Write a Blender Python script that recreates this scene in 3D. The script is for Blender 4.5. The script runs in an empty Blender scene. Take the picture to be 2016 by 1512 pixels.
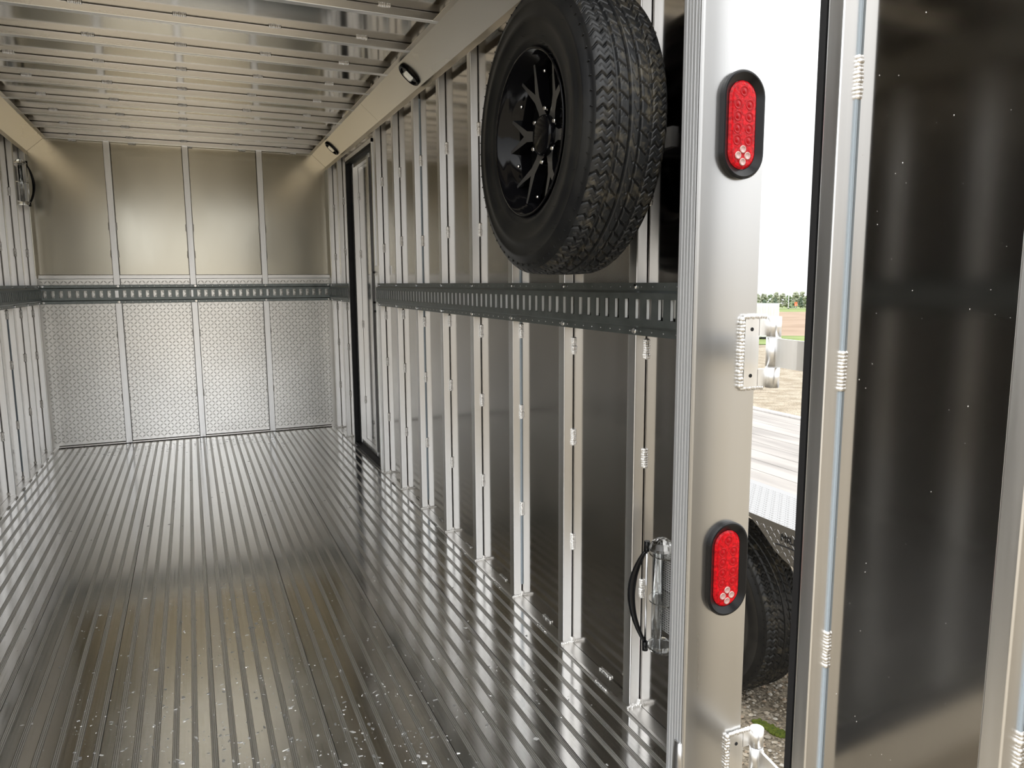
import bpy, bmesh, math, random
from mathutils import Vector, Matrix, noise
random.seed(7)
C = bpy.context.scene.collection
sc = bpy.context.scene
PI = math.pi

# ------------------------------------------------------------------ camera
CAMPOS = Vector((-1.0711, -1.65055, 1.19756))
YAW, PITCH, ROLL, FPX = 0.40905396, -0.13751619, -0.00619684, 1452.496
def cam_basis():
    f = Vector((math.sin(YAW)*math.cos(PITCH), math.cos(YAW)*math.cos(PITCH), math.sin(PITCH)))
    r = Vector((math.cos(YAW), -math.sin(YAW), 0)); u = r.cross(f)
    return r*math.cos(ROLL)+u*math.sin(ROLL), -r*math.sin(ROLL)+u*math.cos(ROLL), f
_r, _u, _f = cam_basis()
cd = bpy.data.cameras.new('camera'); cam = bpy.data.objects.new('camera', cd); C.objects.link(cam)
cd.sensor_width = 36; cd.lens = FPX*36/2016; cd.clip_start = .02; cd.clip_end = 3000
cam.matrix_world = Matrix(((_r.x, _u.x, -_f.x, CAMPOS.x), (_r.y, _u.y, -_f.y, CAMPOS.y), (_r.z, _u.z, -_f.z, CAMPOS.z), (0, 0, 0, 1)))
sc.camera = cam

# ------------------------------------------------------------------ sky, exposure
SKY = 3.4
w = bpy.data.worlds.new('overcast_sky'); sc.world = w; w.use_nodes = True
wn = w.node_tree; wn.nodes.clear()
wo = wn.nodes.new('ShaderNodeOutputWorld'); wb = wn.nodes.new('ShaderNodeBackground')
tc = wn.nodes.new('ShaderNodeTexCoord'); sx = wn.nodes.new('ShaderNodeSeparateXYZ'); rp = wn.nodes.new('ShaderNodeValToRGB')
wn.links.new(tc.outputs['Generated'], sx.inputs[0]); wn.links.new(sx.outputs['Z'], rp.inputs[0])
rp.color_ramp.elements[0].position = 0.0; rp.color_ramp.elements[0].color = (.33, .335, .34, 1)
rp.color_ramp.elements[1].position = 0.9; rp.color_ramp.elements[1].color = (1, 1, 1, 1)
wn.links.new(rp.outputs[0], wb.inputs[0]); wb.inputs[1].default_value = SKY
wn.links.new(wb.outputs[0], wo.inputs[0])
sc.view_settings.view_transform = 'Standard'; sc.view_settings.look = 'None'
sc.view_settings.gamma = 1; sc.view_settings.use_curve_mapping = False
sc.view_settings.exposure = 0.12
cy = sc.cycles
cy.max_bounces = 24; cy.glossy_bounces = 20; cy.diffuse_bounces = 8; cy.transmission_bounces = 12; cy.transparent_max_bounces = 12
cy.caustics_reflective = True; cy.caustics_refractive = True; cy.blur_glossy = 0.5
cy.sample_clamp_indirect = 8; cy.use_denoising = True

# ------------------------------------------------------------------ materials
MATS = {}
def mat(name, col, rough=.4, metal=0., spec=.5, coat=0., trans=0., ior=1.45, var=0., vscale=(8, 8, 8), bump=0., bscale=(60, 60, 60), rvar=0., coords='Object', tint=None):
    if name in MATS: return MATS[name]
    m = bpy.data.materials.new(name); m.use_nodes = True; nt = m.node_tree
    b = nt.nodes['Principled BSDF']
    b.inputs['Base Color'].default_value = (*col, 1); b.inputs['Roughness'].default_value = rough
    b.inputs['Metallic'].default_value = metal; b.inputs['Specular IOR Level'].default_value = spec
    b.inputs['Coat Weight'].default_value = coat; b.inputs['Transmission Weight'].default_value = trans; b.inputs['IOR'].default_value = ior
    def ns(scale, detail=3, sc_=1.):
        t = nt.nodes.new('ShaderNodeTexCoord'); mp = nt.nodes.new('ShaderNodeMapping'); mp.inputs['Scale'].default_value = scale
        n = nt.nodes.new('ShaderNodeTexNoise'); n.inputs['Scale'].default_value = sc_; n.inputs['Detail'].default_value = detail
        nt.links.new(t.outputs[coords], mp.inputs[0]); nt.links.new(mp.outputs[0], n.inputs[0]); return n
    n = ns(vscale)
    if var or tint:
        r = nt.nodes.new('ShaderNodeValToRGB'); c2 = tint or tuple(min(1, c*(1+var)) for c in col); c1 = tuple(c*(1-var) for c in col)
        r.color_ramp.elements[0].position = .35; r.color_ramp.elements[1].position = .65
        r.color_ramp.elements[0].color = (*c1, 1); r.color_ramp.elements[1].color = (*c2, 1)
        nt.links.new(n.outputs['Fac'], r.inputs[0]); nt.links.new(r.outputs[0], b.inputs['Base Color'])
    if rvar:
        mr = nt.nodes.new('ShaderNodeMapRange'); mr.inputs[1].default_value = .3; mr.inputs[2].default_value = .7
        mr.inputs[3].default_value = rough*(1-rvar); mr.inputs[4].default_value = rough*(1+rvar)
        nt.links.new(n.outputs['Fac'], mr.inputs[0]); nt.links.new(mr.outputs[0], b.inputs['Roughness'])
    if bump:
        n2 = ns(bscale); bp = nt.nodes.new('ShaderNodeBump'); bp.inputs['Strength'].default_value = bump; bp.inputs['Distance'].default_value = .002
        nt.links.new(n2.outputs['Fac'], bp.inputs['Height']); nt.links.new(bp.outputs[0], b.inputs['Normal'])
    MATS[name] = m; return m

ALU = mat('extruded_aluminium', (.87, .87, .865), .34, 1, var=.05, vscale=(30, 30, 1.2), rvar=.15)
ALUX = mat('extruded_aluminium_crosswise', (.88, .87, .85), .30, 1, var=.05, vscale=(1.2, 30, 30), rvar=.15)
SHEET = mat('sheet_aluminium', (.52, .505, .485), .11, 1, var=.03, vscale=(3, 3, .5), rvar=.2)
SHEETF = mat('front_sheet_aluminium', (.62, .585, .49), .21, 1, var=.06, vscale=(3, 3, 1), rvar=.2)
ROOFS = mat('roof_sheet_aluminium', (.56, .54, .505), .10, 1, var=.04, vscale=(1, 3, 3), rvar=.2)
COVE = mat('cove_aluminium', (.68, .635, .56), .30, 1, var=.04, vscale=(3, 1, 3), rvar=.15)
FLOORM = mat('floor_plank_aluminium', (.82, .82, .815), .125, 1, var=.05, vscale=(150, 1.2, 1), rvar=.25, bump=.02, bscale=(700, 8, 1))
RIBM = mat('floor_rib_aluminium', (.90, .90, .89), .46, 1, var=.06, vscale=(150, 1.5, 1))
GROOVE = mat('floor_groove_aluminium', (.70, .69, .67), .32, 1, var=.12, vscale=(150, 1.5, 1))
SILL = mat('sill_aluminium', (.78, .77, .75), .3, 1, var=.06, vscale=(10, 2, 4), rvar=.2)
TREADP = mat('tread_plate', (.86, .85, .82), .30, 1, var=.05, vscale=(3, 3, 3))
WELD = mat('weld_metal', (.86, .85, .83), .22, 1, var=.08, vscale=(200, 200, 200), bump=.5, bscale=(500, 500, 500))
ZINC = mat('dark_zinc_steel', (.225, .25, .245), .38, .85, var=.12, vscale=(20, 20, 20), rvar=.15)
ZINC_LIT = mat('lit_zinc_tab', (.80, .82, .81), .35, .15)  # slot tabs: same zinc as the track, caught light painted in as paler grey
SCREEN = mat('screen_metal', (.55, .55, .54), .45, .3)
CHROME = mat('chrome', (.85, .85, .86), .08, 1)
POST = mat('post_aluminium', (.62, .62, .615), .30, 1, var=.02, vscale=(12, 12, .8), rvar=.12)
POSTR = mat('ribbed_post_aluminium', (.80, .82, .84), .50, .75, var=.16, vscale=(120, 160, .6))
CAULK = mat('grey_caulk', (.36, .42, .47), .5)
BLACKR = mat('black_rubber_seal', (.010, .010, .011), .6)
BLACKP = mat('black_plastic', (.007, .0072, .008), .26, spec=.32)
DARK = mat('dark_recess', (.012, .012, .012), .8)
CLEAR = mat('clear_plastic', (.93, .94, .94), .04, 0, trans=1, ior=1.46)
REDL = mat('red_lens', (.52, .002, .008), .24, spec=.3, coat=0., var=.35, vscale=(130, 130, 130), bump=.6, bscale=(160, 160, 160))
REDD = mat('red_lens_optic', (.42, .002, .007), .2, spec=.3)
REFL = mat('clear_reflector', (.56, .36, .33), .22, .2, coat=.6)
SILVER = mat('silver_wheel_paint', (.55, .56, .57), .3, .7)
BLKG = mat('gloss_black_wheel', (.004, .004, .005), .10, spec=.28)
DISCM = mat('satin_black_disc', (.004, .004, .0045), .55, spec=.2)
MACH = mat('machined_wheel_face', (.30, .295, .285), .42, .9)
WHITEP = mat('white_paint', (.72, .72, .72), .5)
FLAKED = mat('dull_metal_flakes', (.52, .52, .51), .4, .7)
FLAKE = mat('metal_flakes', (.88, .88, .86), .35, .55)

def rubber(name, mudy):
    m = bpy.data.materials.new(name); m.use_nodes = True; nt = m.node_tree; b = nt.nodes['Principled BSDF']
    t = nt.nodes.new('ShaderNodeTexCoord'); n = nt.nodes.new('ShaderNodeTexNoise'); n.inputs['Scale'].default_value = 70; n.inputs['Detail'].default_value = 6
    n3 = nt.nodes.new('ShaderNodeTexNoise'); n3.inputs['Scale'].default_value = 11
    nt.links.new(t.outputs['Object'], n.inputs[0]); nt.links.new(t.outputs['Object'], n3.inputs[0])
    mu = nt.nodes.new('ShaderNodeMath'); mu.operation = 'MULTIPLY'; nt.links.new(n.outputs['Fac'], mu.inputs[0]); nt.links.new(n3.outputs['Fac'], mu.inputs[1])
    r = nt.nodes.new('ShaderNodeValToRGB'); r.color_ramp.elements[0].position = .26; r.color_ramp.elements[1].position = .42
    r.color_ramp.elements[0].color = (.013, .014, .015, 1); r.color_ramp.elements[1].color = (*mudy, 1)
    nt.links.new(mu.outputs[0], r.inputs[0]); nt.links.new(r.outputs[0], b.inputs['Base Color']); b.inputs['Roughness'].default_value = .42
    b.inputs['Specular IOR Level'].default_value = .45
    return m
RUB = rubber('tread_rubber', (.075, .066, .047)); RUBS = mat('sidewall_rubber', (.010, .0105, .0115), .42, spec=.3, tint=(.02, .02, .019), vscale=(12, 12, 12))

# ------------------------------------------------------------------ helpers
class MB:
    def __init__(s): s.bm = bmesh.new(); s.mats = []
    def mi(s, m):
        if m not in s.mats: s.mats.append(m)
        return s.mats.index(m)
    def face(s, vs, m, smooth=False):
        try: f = s.bm.faces.new(vs)
        except ValueError: return
        f.material_index = s.mi(m); f.smooth = smooth; return f
    def box(s, x0, x1, y0, y1, z0, z1, m, M=None):
        P = [Vector((x, y, z)) for z in (z0, z1) for x, y in ((x0, y0), (x1, y0), (x1, y1), (x0, y1))]
        if M: P = [M @ p for p in P]
        v = [s.bm.verts.new(p) for p in P]
        for q in ((3, 2, 1, 0), (4, 5, 6, 7), (0, 1, 5, 4), (1, 2, 6, 5), (2, 3, 7, 6), (3, 0, 4, 7)): s.face([v[i] for i in q], m)
    def prism(s, prof, axis, a, b, m, M=None, smooth=False, mside=None):
        def P(p, t):
            q = {'x': Vector((t, p[0], p[1])), 'y': Vector((p[0], t, p[1])), 'z': Vector((p[0], p[1], t))}[axis]
            return M @ q if M else q
        A = [s.bm.verts.new(P(p, a)) for p in prof]; B = [s.bm.verts.new(P(p, b)) for p in prof]; n = len(prof)
        s.face(A[::-1], m); s.face(B, m)
        for i in range(n): s.face([A[i], A[(i+1) % n], B[(i+1) % n], B[i]], mside or m, smooth)
    def cyl(s, p0, p1, r0, r1, m, n=16, caps=True, smooth=True):
        p0 = Vector(p0); p1 = Vector(p1); d = (p1-p0).normalized(); a = d.orthogonal().normalized(); b = d.cross(a)
        A = [s.bm.verts.new(p0+(a*math.cos(t)+b*math.sin(t))*r0) for t in [2*PI*i/n for i in range(n)]]
        B = [s.bm.verts.new(p1+(a*math.cos(t)+b*math.sin(t))*r1) for t in [2*PI*i/n for i in range(n)]]
        for i in range(n): s.face([A[i], A[(i+1) % n], B[(i+1) % n], B[i]], m, smooth)
        if caps: s.face(A[::-1], m); s.face(B, m)
    def lathe(s, prof, c, axis, m, n=64, a0=0, a1=2*PI, smooth=True, mats=None):
        # prof: (r, t) with t along axis
        ax = Vector(axis).normalized(); a = Vector((0, 0, 1)) if abs(ax.z) < .9 else Vector((0, 1, 0)); b = ax.cross(a); c = Vector(c)
        full = abs(a1-a0-2*PI) < 1e-6; N = n if full else n+1; rings = []
        for i in range(N):
            t = a0+(a1-a0)*i/n; d = a*math.cos(t)+b*math.sin(t)
            rings.append([s.bm.verts.new(c+d*r+ax*h) for r, h in prof])
        for i in range(n if full else n):
            A = rings[i]; B = rings[(i+1) % N]
            for j in range(len(prof)-1): s.face([A[j], A[j+1], B[j+1], B[j]], mats[j] if mats else m, smooth)
    def ball(s, c, rx, ry, rz, m, n=8, k=5):
        c = Vector(c); R = []
        for j in range(1, k):
            ph = PI*j/k; R.append([s.bm.verts.new(c+Vector((rx*math.sin(ph)*math.cos(2*PI*i/n), ry*math.sin(ph)*math.sin(2*PI*i/n), rz*math.cos(ph)))) for i in range(n)])
        T = s.bm.verts.new(c+Vector((0, 0, rz))); B = s.bm.verts.new(c-Vector((0, 0, rz)))
        for i in range(n):
            s.face([T, R[0][i], R[0][(i+1) % n]], m, True); s.face([B, R[-1][(i+1) % n], R[-1][i]], m, True)
            for j in range(k-2): s.face([R[j][i], R[j+1][i], R[j+1][(i+1) % n], R[j][(i+1) % n]], m, True)
    def tube(s, pts, r, m, n=8, sq=1.):
        pts = [Vector(p) for p in pts]; rings = []
        up = Vector((0.3, .2, 1)).normalized()
        for i, p in enumerate(pts):
            d = (pts[min(i+1, len(pts)-1)]-pts[max(i-1, 0)]).normalized(); a = d.cross(up)
            if a.length < .05: a = d.cross(Vector((1, 0, 0)))
            a.normalize(); b = d.cross(a)
            rr = r(i/(len(pts)-1)) if callable(r) else r
            rings.append([s.bm.verts.new(p+(a*math.cos(t)+b*math.sin(t)*sq)*rr) for t in [2*PI*k/n for k in range(n)]])
        for A, B in zip(rings, rings[1:]):
            for k in range(n): s.face([A[k], A[(k+1) % n], B[(k+1) % n], B[k]], m, True)
        s.face(rings[0][::-1], m); s.face(rings[-1], m)
    def mesh(s, name):
        me = bpy.data.meshes.new(name); bmesh.ops.recalc_face_normals(s.bm, faces=s.bm.faces[:]); s.bm.to_mesh(me); s.bm.free()
        for m in s.mats: me.materials.append(m)
        return me
    def build(s, name, parent=None, loc=None):
        return link(name, s.mesh(name), parent, loc)
def link(name, me, parent=None, loc=None):
    o = bpy.data.objects.new(name, me); C.objects.link(o)
    if parent: o.parent = parent
    if loc: o.location = loc
    return o
def tag(o, label, cat, group=None, kind=None):
    o['label'] = label; o['category'] = cat
    if group: o['group'] = group
    if kind: o['kind'] = kind
    return o
def struct(o): o['kind'] = 'structure'; return o
def empty(name, loc=(0, 0, 0)):
    o = bpy.data.objects.new(name, None); C.objects.link(o); o.location = loc; o.empty_display_size = .05; return o
def rrect(x0, x1, y0, y1, r, seg=3):
    P = []
    for cx, cyy, a in ((x1-r, y0+r, -PI/2), (x1-r, y1-r, 0), (x0+r, y1-r, PI/2), (x0+r, y0+r, PI)):
        for i in range(seg+1):
            t = a+PI/2*i/seg; P.append((cx+r*math.cos(t), cyy+r*math.sin(t)))
    return P
def bead_mesh(length=.05, wd=.0075, axis='z', n=8, seed=1, hgt=None):
    rnd = random.Random(seed); mb = MB()
    for i in range(n):
        t = -length/2+length*(i+.5)/n; k = wd*(.85+.4*rnd.random()); o = [rnd.uniform(-.12, .12)*wd for _ in range(2)]
        h = length/n*.85; kk = (hgt or wd)*(.85+.3*rnd.random())
        if axis == 'z': mb.ball((o[0], o[1], t), kk, k, h, WELD)
        elif axis == 'x': mb.ball((t, o[0], o[1]), h, k, kk, WELD)
        else: mb.ball((o[0], t, o[1]), k, h, kk, WELD)
    return mb.mesh('weld_bead')
BZ = [bead_mesh(.052, .0065, 'z', 8, s) for s in (1, 2, 3)]
BX = [bead_mesh(.048, .006, 'x', 7, s) for s in (4, 5, 6)]
BY = [bead_mesh(.062, .005, 'y', 10, s, .004) for s in (7, 8, 9)]
BT = bead_mesh(.016, .006, 'z', 3, 11)

# ------------------------------------------------------------------ dimensions
S = .4064; W = 2.052; L = 4.583; T = .0326; ZC = 2.25; GAP = .0018
REAR = -.34
ORD = ['first', 'second', 'third', 'fourth', 'fifth', 'sixth', 'seventh', 'eighth', 'ninth', 'tenth', 'eleventh', 'twelfth', 'thirteenth']

# ------------------------------------------------------------------ structure: walls, ceiling, floor
D0, D1, DZ0, DZ1 = 2.955, 3.765, .012, 2.045        # side door opening
mb = MB()
for (a, b, z0, z1) in ((REAR, D0, -.02, 2.27), (D1, L+.04, -.02, 2.27), (D0, D1, DZ1, 2.27), (D0, D1, -.02, DZ0)):
    mb.box(T+GAP, .047, a, b, z0, z1, SHEET)
struct(mb.build('wall_right'))
mb = MB(); mb.box(-W-.047, -W-T-GAP, REAR, L+.04, -.02, 2.27, SHEET); struct(mb.build('wall_left'))
mb = MB(); mb.box(-W-.03, .03, L+.004, L+.03, 1.24, 2.25, SHEETF)
for i in range(0): pass
struct(mb.build('wall_front'))
mb = MB(); mb.box(-W-.047, .047, REAR, L+.04, ZC, ZC+.02, ROOFS); struct(mb.build('ceiling'))

# floor: extruded planks, a land and a ribbed groove band per period
N_PER = 44; PER = W/N_PER; prof = []
x0f = -W+.006
for i in range(N_PER):
    x = -W+i*PER
    if i == 0: x += .006
    e = -W+(i+1)*PER - (.006 if i == N_PER-1 else 0)
    ld = e-.0165
    prof += [(x, 0.), (ld, 0.)]
    g = ld+.0006
    prof.append((g, -.0022))
    for j in range(3):
        a = g+.0014+j*.0048
        prof += [(a, -.0022), (a+.0006, -.0003), (a+.0022, -.0003), (a+.0030, -.0022)]
    if i % 6 == 2: prof += [(e-.0022, -.0022), (e-.002, -.009), (e-.0004, -.009)]
    else: prof.append((e-.0004, -.0022))
    prof.append((e-.0002, 0.)) if False else None
prof = [q for q in prof if q]
mb = MB(); bm = mb.bm; prev = None
ys = [REAR, L+.004]
A = [bm.verts.new((x, ys[0], z)) for x, z in prof]; B = [bm.verts.new((x, ys[1], z)) for x, z in prof]
for i in range(len(prof)-1): mb.face([A[i], A[i+1], B[i+1], B[i]], FLOORM if min(prof[i][1], prof[i+1][1]) > -.0001 else (RIBM if min(prof[i][1], prof[i+1][1]) > -.0006 else GROOVE))
mb.box(-W-.047, .047, REAR, L+.04, -.09, -.022, ALU)
struct(mb.build('floor'))

# front wall: tread plate below 1.24 (raised lozenges)
def lozenges(mb, m, o, ux, uz, w_, h_, pitch=.034, ln=.013, wd=.0034, ht=.0016, skip=None):
    o = Vector(o); ux = Vector(ux); uz = Vector(uz); n = ux.cross(uz).normalized()
    nx = int(w_/pitch*1.414); nz = int(h_/pitch*1.414); p = pitch/1.414
    for i in range(nx+1):
        for j in range(nz+1):
            cx = i*p+p/2; cz = j*p+p/2
            if cx > w_-.01 or cz > h_-.01: continue
            if skip and not skip(cx, cz): continue
            s_ = 1 if (i+j) % 2 else -1
            d = (ux+uz*s_).normalized(); e = n.cross(d); c = o+ux*cx+uz*cz
            P = [c-d*ln, c-e*wd, c+d*ln, c+e*wd]; Q = [c-d*ln*.7+n*ht, c-e*wd*.45+n*ht, c+d*ln*.7+n*ht, c+e*wd*.45+n*ht]
            P = [mb.bm.verts.new(q) for q in P]; Q = [mb.bm.verts.new(q) for q in Q]
            for k in range(4): mb.face([P[k], P[(k+1) % 4], Q[(k+1) % 4], Q[k]], m)
            mb.face(Q, m)
mb = MB(); mb.box(-W-.03, .03, L+.004, L+.03, -.02, 1.2395, TREADP)
lozenges(mb, TREADP, (-W+.0, L+.004, .03), (1, 0, 0), (0, 0, 1), W, 1.21, .036, .0150, .0052, .0026)
tp = mb.build('tread_plate_panel', bpy.data.objects['wall_front'])

# sills along the wall bases with stitch welds
for nm, sgn, xw in (('baseboard_right', 1, 0.), ('baseboard_left', -1, -W)):
    mb = MB()
    X = lambda d: xw+sgn*d
    P = [(X(-.012), -.012), (X(-.012), .0022), (X(-.004), .0030), (X(T+GAP-.001), .0036), (X(T+GAP-.001), -.012)]
    for a, b in (((REAR, D0-.004), (D1+.004, L+.002)) if sgn > 0 else ((REAR, L+.002),)):
        mb.prism(P, 'y', a, b, SILL)
    o = struct(mb.build(nm))
    k = 0
    y = -.27
    while y < L-.1:
        if sgn > 0 or y > 2.4:
            link('weld_bead', BY[k % 3], o, (X(-.014), y, .002))
            if sgn > 0 and y < D0-.1: link('weld_bead', BY[(k+1) % 3], o, (X(T-.001), y+.05, .006))
        y += S*.5 if sgn < 0 else S; k += 1

# ------------------------------------------------------------------ wall studs
STW = .038
mb = MB(); mb.prism(rrect(0, T, 0, STW, .0032), 'z', .0035, 2.24, ALU); stud_me = mb.mesh('wall_stud')
mb = MB(); mb.prism(rrect(-T, 0, 0, STW, .0032), 'z', .0035, 2.24, ALU); stud_meL = mb.mesh('wall_stud')
mb = MB(); mb.box(T-.003, T+.0015, -.0035, .0003, .05, 2.1, CAULK); caulk_me = mb.mesh('caulk_seam')
WZ = (.352, .712, 1.008, 1.416, 1.80)
desc_r = {0: 'aluminum wall stud closest to the rear post, behind the spare tire and side vent',
          1: 'aluminum wall stud second from the rear post, its middle covered by the spare tire',
          2: 'aluminum wall stud with pale caulked seam, at the front edge of the spare tire',
          3: 'aluminum wall stud fourth from the rear post, just past the spare tire',
          4: 'aluminum wall stud fifth from the rear post on the spare tire wall',
          5: 'aluminum wall stud with pale caulked seam, third before the side door',
          6: 'aluminum wall stud, second before the side door on its rear side',
          7: 'wide aluminum wall stud at the rear side of the side door, with bolted bracket',
          10: 'aluminum wall stud just past the side door, towards the front wall',
          11: 'aluminum wall stud in the corner between side door and front wall'}
for k in (0, 1, 2, 3, 4, 5, 6, 7, 10, 11):
    o = link('wall_stud', stud_me, None, (0, k*S, 0)); tag(o, desc_r[k], 'stud', 'wall studs on the spare tire wall')
    for j, z in enumerate(WZ):
        link('weld_bead', BZ[(j+k) % 3], o, (T-.001, -.002, z+.012*math.sin(k*3+j)))
    link('weld_bead', BT, o, (T-.001, -.002, .014)); link('weld_bead', BX[k % 3], o, (T*.45, -.002, .006))
    if k in (2, 5): link('caulk_seam', caulk_me, o, (0, 0, 0))['label'] = 'pale blue grey caulk line'
for k in range(12):
    o = link('wall_stud', stud_meL, None, (-W, k*S, 0))
    if k < 7: lab = 'aluminum wall stud on the far left wall, %s from the rear opening' % ORD[k]
    else: lab = ['aluminum wall stud at the left picture edge, fifth from the front corner', 'aluminum wall stud on the left wall, fourth from the front corner',
                 'aluminum wall stud on the left wall with pale caulked seam, third from the front corner', 'aluminum wall stud beside the left side vent, second from the front corner',
                 'aluminum wall stud on the left wall, in the front corner'][k-7]
    tag(o, lab, 'stud', 'wall studs on the left wall')
    if k >= 7:
        for j, z in enumerate(WZ):
            link('weld_bead', BZ[(j+k) % 3], o, (-T+.001, -.002, z+.012*math.sin(k*2+j)))
        link('weld_bead', BT, o, (-T+.001, -.002, .014))
        if k == 9:
            mbc = MB(); mbc.box(-T-.0015, -T+.003, -.0035, .0003, .05, 1.0, CAULK); mbc.build('caulk_seam', o)['label'] = 'pale blue grey caulk line'

DARK_SEAM = mat('dark_seam_line', (.05, .043, .037), .8, bump=.5, bscale=(90, 90, 30))  # thin dark strips along front studs, cross bar and base
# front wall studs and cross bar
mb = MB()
for x in (-.0245, .0225): mb.box(x, x+.002, -.0035, .0, .01, 2.21, DARK_SEAM)
dark_seam_me = mb.mesh('dark_seam')
FD = .026
mb = MB(); mb.prism(rrect(-.022, .022, -FD, .001, .003), 'z', .003, 2.218, ALU); fs_me = mb.mesh('front_wall_stud')
for x, z0 in ((-1.556, 'left'), (-1.037, 'middle'), (-.510, 'right')):
    o = link('front_wall_stud', fs_me, None, (x, L+.002, 0))
    tag(o, 'narrow vertical aluminum stud on the front wall, %s one of three' % z0, 'stud', 'studs on the front wall')
    link('dark_seam', dark_seam_me, o)['label'] = 'dark seam line'
    for j, z in enumerate((.35, .82, 1.62, 1.42)):
        for s_ in (-1, 1): link('weld_bead', BZ[j % 3], o, (s_*.023, 0, z))
xs = [-W+.002, -1.578, -1.534, -1.059, -1.015, -.532, -.488, -.002]
t = empty('front_cross_bar', (-W/2, L-.01, 1.253)); tag(t, 'horizontal aluminum bar across the front wall above the cargo track', 'bar')
for a, b in zip(xs[::2], xs[1::2]):
    mb = MB(); mb.prism(rrect(-.013, .013, -.014, .014, .003), 'x', a+W/2, b+W/2, ALUX); mb.box(a+W/2, b+W/2, .0105, .0135, .014, .016, DARK_SEAM); mb.box(a+W/2, b+W/2, .0105, .0135, -.016, -.014, DARK_SEAM); mb.build('bar_segment', t)
mb = MB(); mb.prism([(L-.002, -.012), (L-.022, .0032), (L-.020, .010), (L+.003, .012)], 'x', -W+.0335, -.0335, SILL)
bf = struct(mb.build('baseboard_front'))
mb = MB(); mb.box(-W+.034, -.034, L-.0245, L-.0215, .0002, .0042, DARK_SEAM); mb.box(-W+.034, -.034, L-.001, L+.0035, .012, .0145, DARK_SEAM); mb.build('dark_seam', bf)['label'] = 'dark seam line'

# ------------------------------------------------------------------ roof bows
mb = MB(); mb.prism(rrect(0, .032, -.032, 0, .003), 'x', -W+.098, -.098, ALUX); bow_me = mb.mesh('roof_bow')
for i in range(12):
    y = 4.538-i*S
    o = link('roof_bow', bow_me, None, (0, y, ZC-GAP))
    tag(o, 'square aluminum roof bow across the ceiling, %s from the front wall' % ORD[i], 'roof bow', 'roof bows across the ceiling')
    for j in range(5): link('weld_bead', BX[(i+j) % 3], o, (-.32-.36*j, -.002, -.001))
    if i == 0:
        for j in range(5): link('weld_bead', BX[j % 3], o, (-.25-.38*j, .034, -.034))

# ------------------------------------------------------------------ coves with oval lights
for nm, sgn, xw in (('trim_1', 1, 0.), ('trim_2', -1, -W)):
    X = lambda d: xw+sgn*d
    th = .0025
    P = [(X(-.0015), 2.097), (X(-.0015), 2.125), (X(-.104), 2.2172), (X(-.127), 2.2172), (X(-.127), 2.2172+th), (X(-.103), 2.2172+th), (X(th-.0015), 2.1262), (X(th-.0015), 2.097)]
    mb = MB(); mb.prism(P, 'y', REAR, 2.7415, COVE); mb.prism(P, 'y', 2.7435, L, COVE); o = struct(mb.build(nm))
CM = Vector((-.0535, 0, 2.171)); CN = Vector((-.0922, 0, -.1025)).normalized(); CT = Vector((-.1025, 0, .0922)).normalized()
def stadium(hw, hl, n=10):
    # long axis second coordinate; half width hw, half length hl
    P = []
    for i in range(n+1):
        a = PI*i/n; P.append((hw*math.cos(a), hl-hw+hw*math.sin(a)))
    for i in range(n+1):
        a = PI+PI*i/n; P.append((hw*math.cos(a), -hl+hw+hw*math.sin(a)))
    return P
def ring(mb, loops, m, ax, ay, an, c, cap=False, mats=None):
    # loops: list of (pts2d, depth)
    R = [[mb.bm.verts.new(c+ax*p[0]+ay*p[1]+an*d) for p in pts] for pts, d in loops]
    n = len(R[0])
    for q, (A_, B_) in enumerate(zip(R, R[1:])):
        for i in range(n): mb.face([A_[i], A_[(i+1) % n], B_[(i+1) % n], B_[i]], mats[q] if mats else m, False)
    if cap: mb.face(R[-1], m)
for y, lab in ((1.889, 'small oval black cove light with clear lens, nearer the spare tire'), (3.962, 'small oval black cove light with clear lens, above the side door near the front wall')):
    t = empty('cove_light', (CM.x, y, CM.z)); tag(t, lab, 'light', 'oval cove lights')
    ay = CT; ax = Vector((0, 1, 0)); Z0 = Vector((0, 0, 0))
    mb = MB(); ring(mb, [(stadium(.053, .060), 0), (stadium(.053, .060), .009), (stadium(.048, .055), .013), (stadium(.040, .047), .010), (stadium(.040, .047), .004)], BLACKP, ax, ay, CN, Z0, True)
    mb.build('bezel', t)
    mb = MB()
    M = Matrix((( ax.x, ay.x, CN.x, 0), (ax.y, ay.y, CN.y, 0), (ax.z, ay.z, CN.z, 0), (0, 0, 0, 1)))
    mb.prism(rrect(-.034, .034, -.026, .026, .008), 'z', .0045, .0125, CLEAR, M); mb.build('lens', t)
    mb = MB(); mb.prism(rrect(-.030, .030, -.022, .022, .002), 'z', .0042, .0046, CHROME, M); mb.build('reflector', t)

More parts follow.
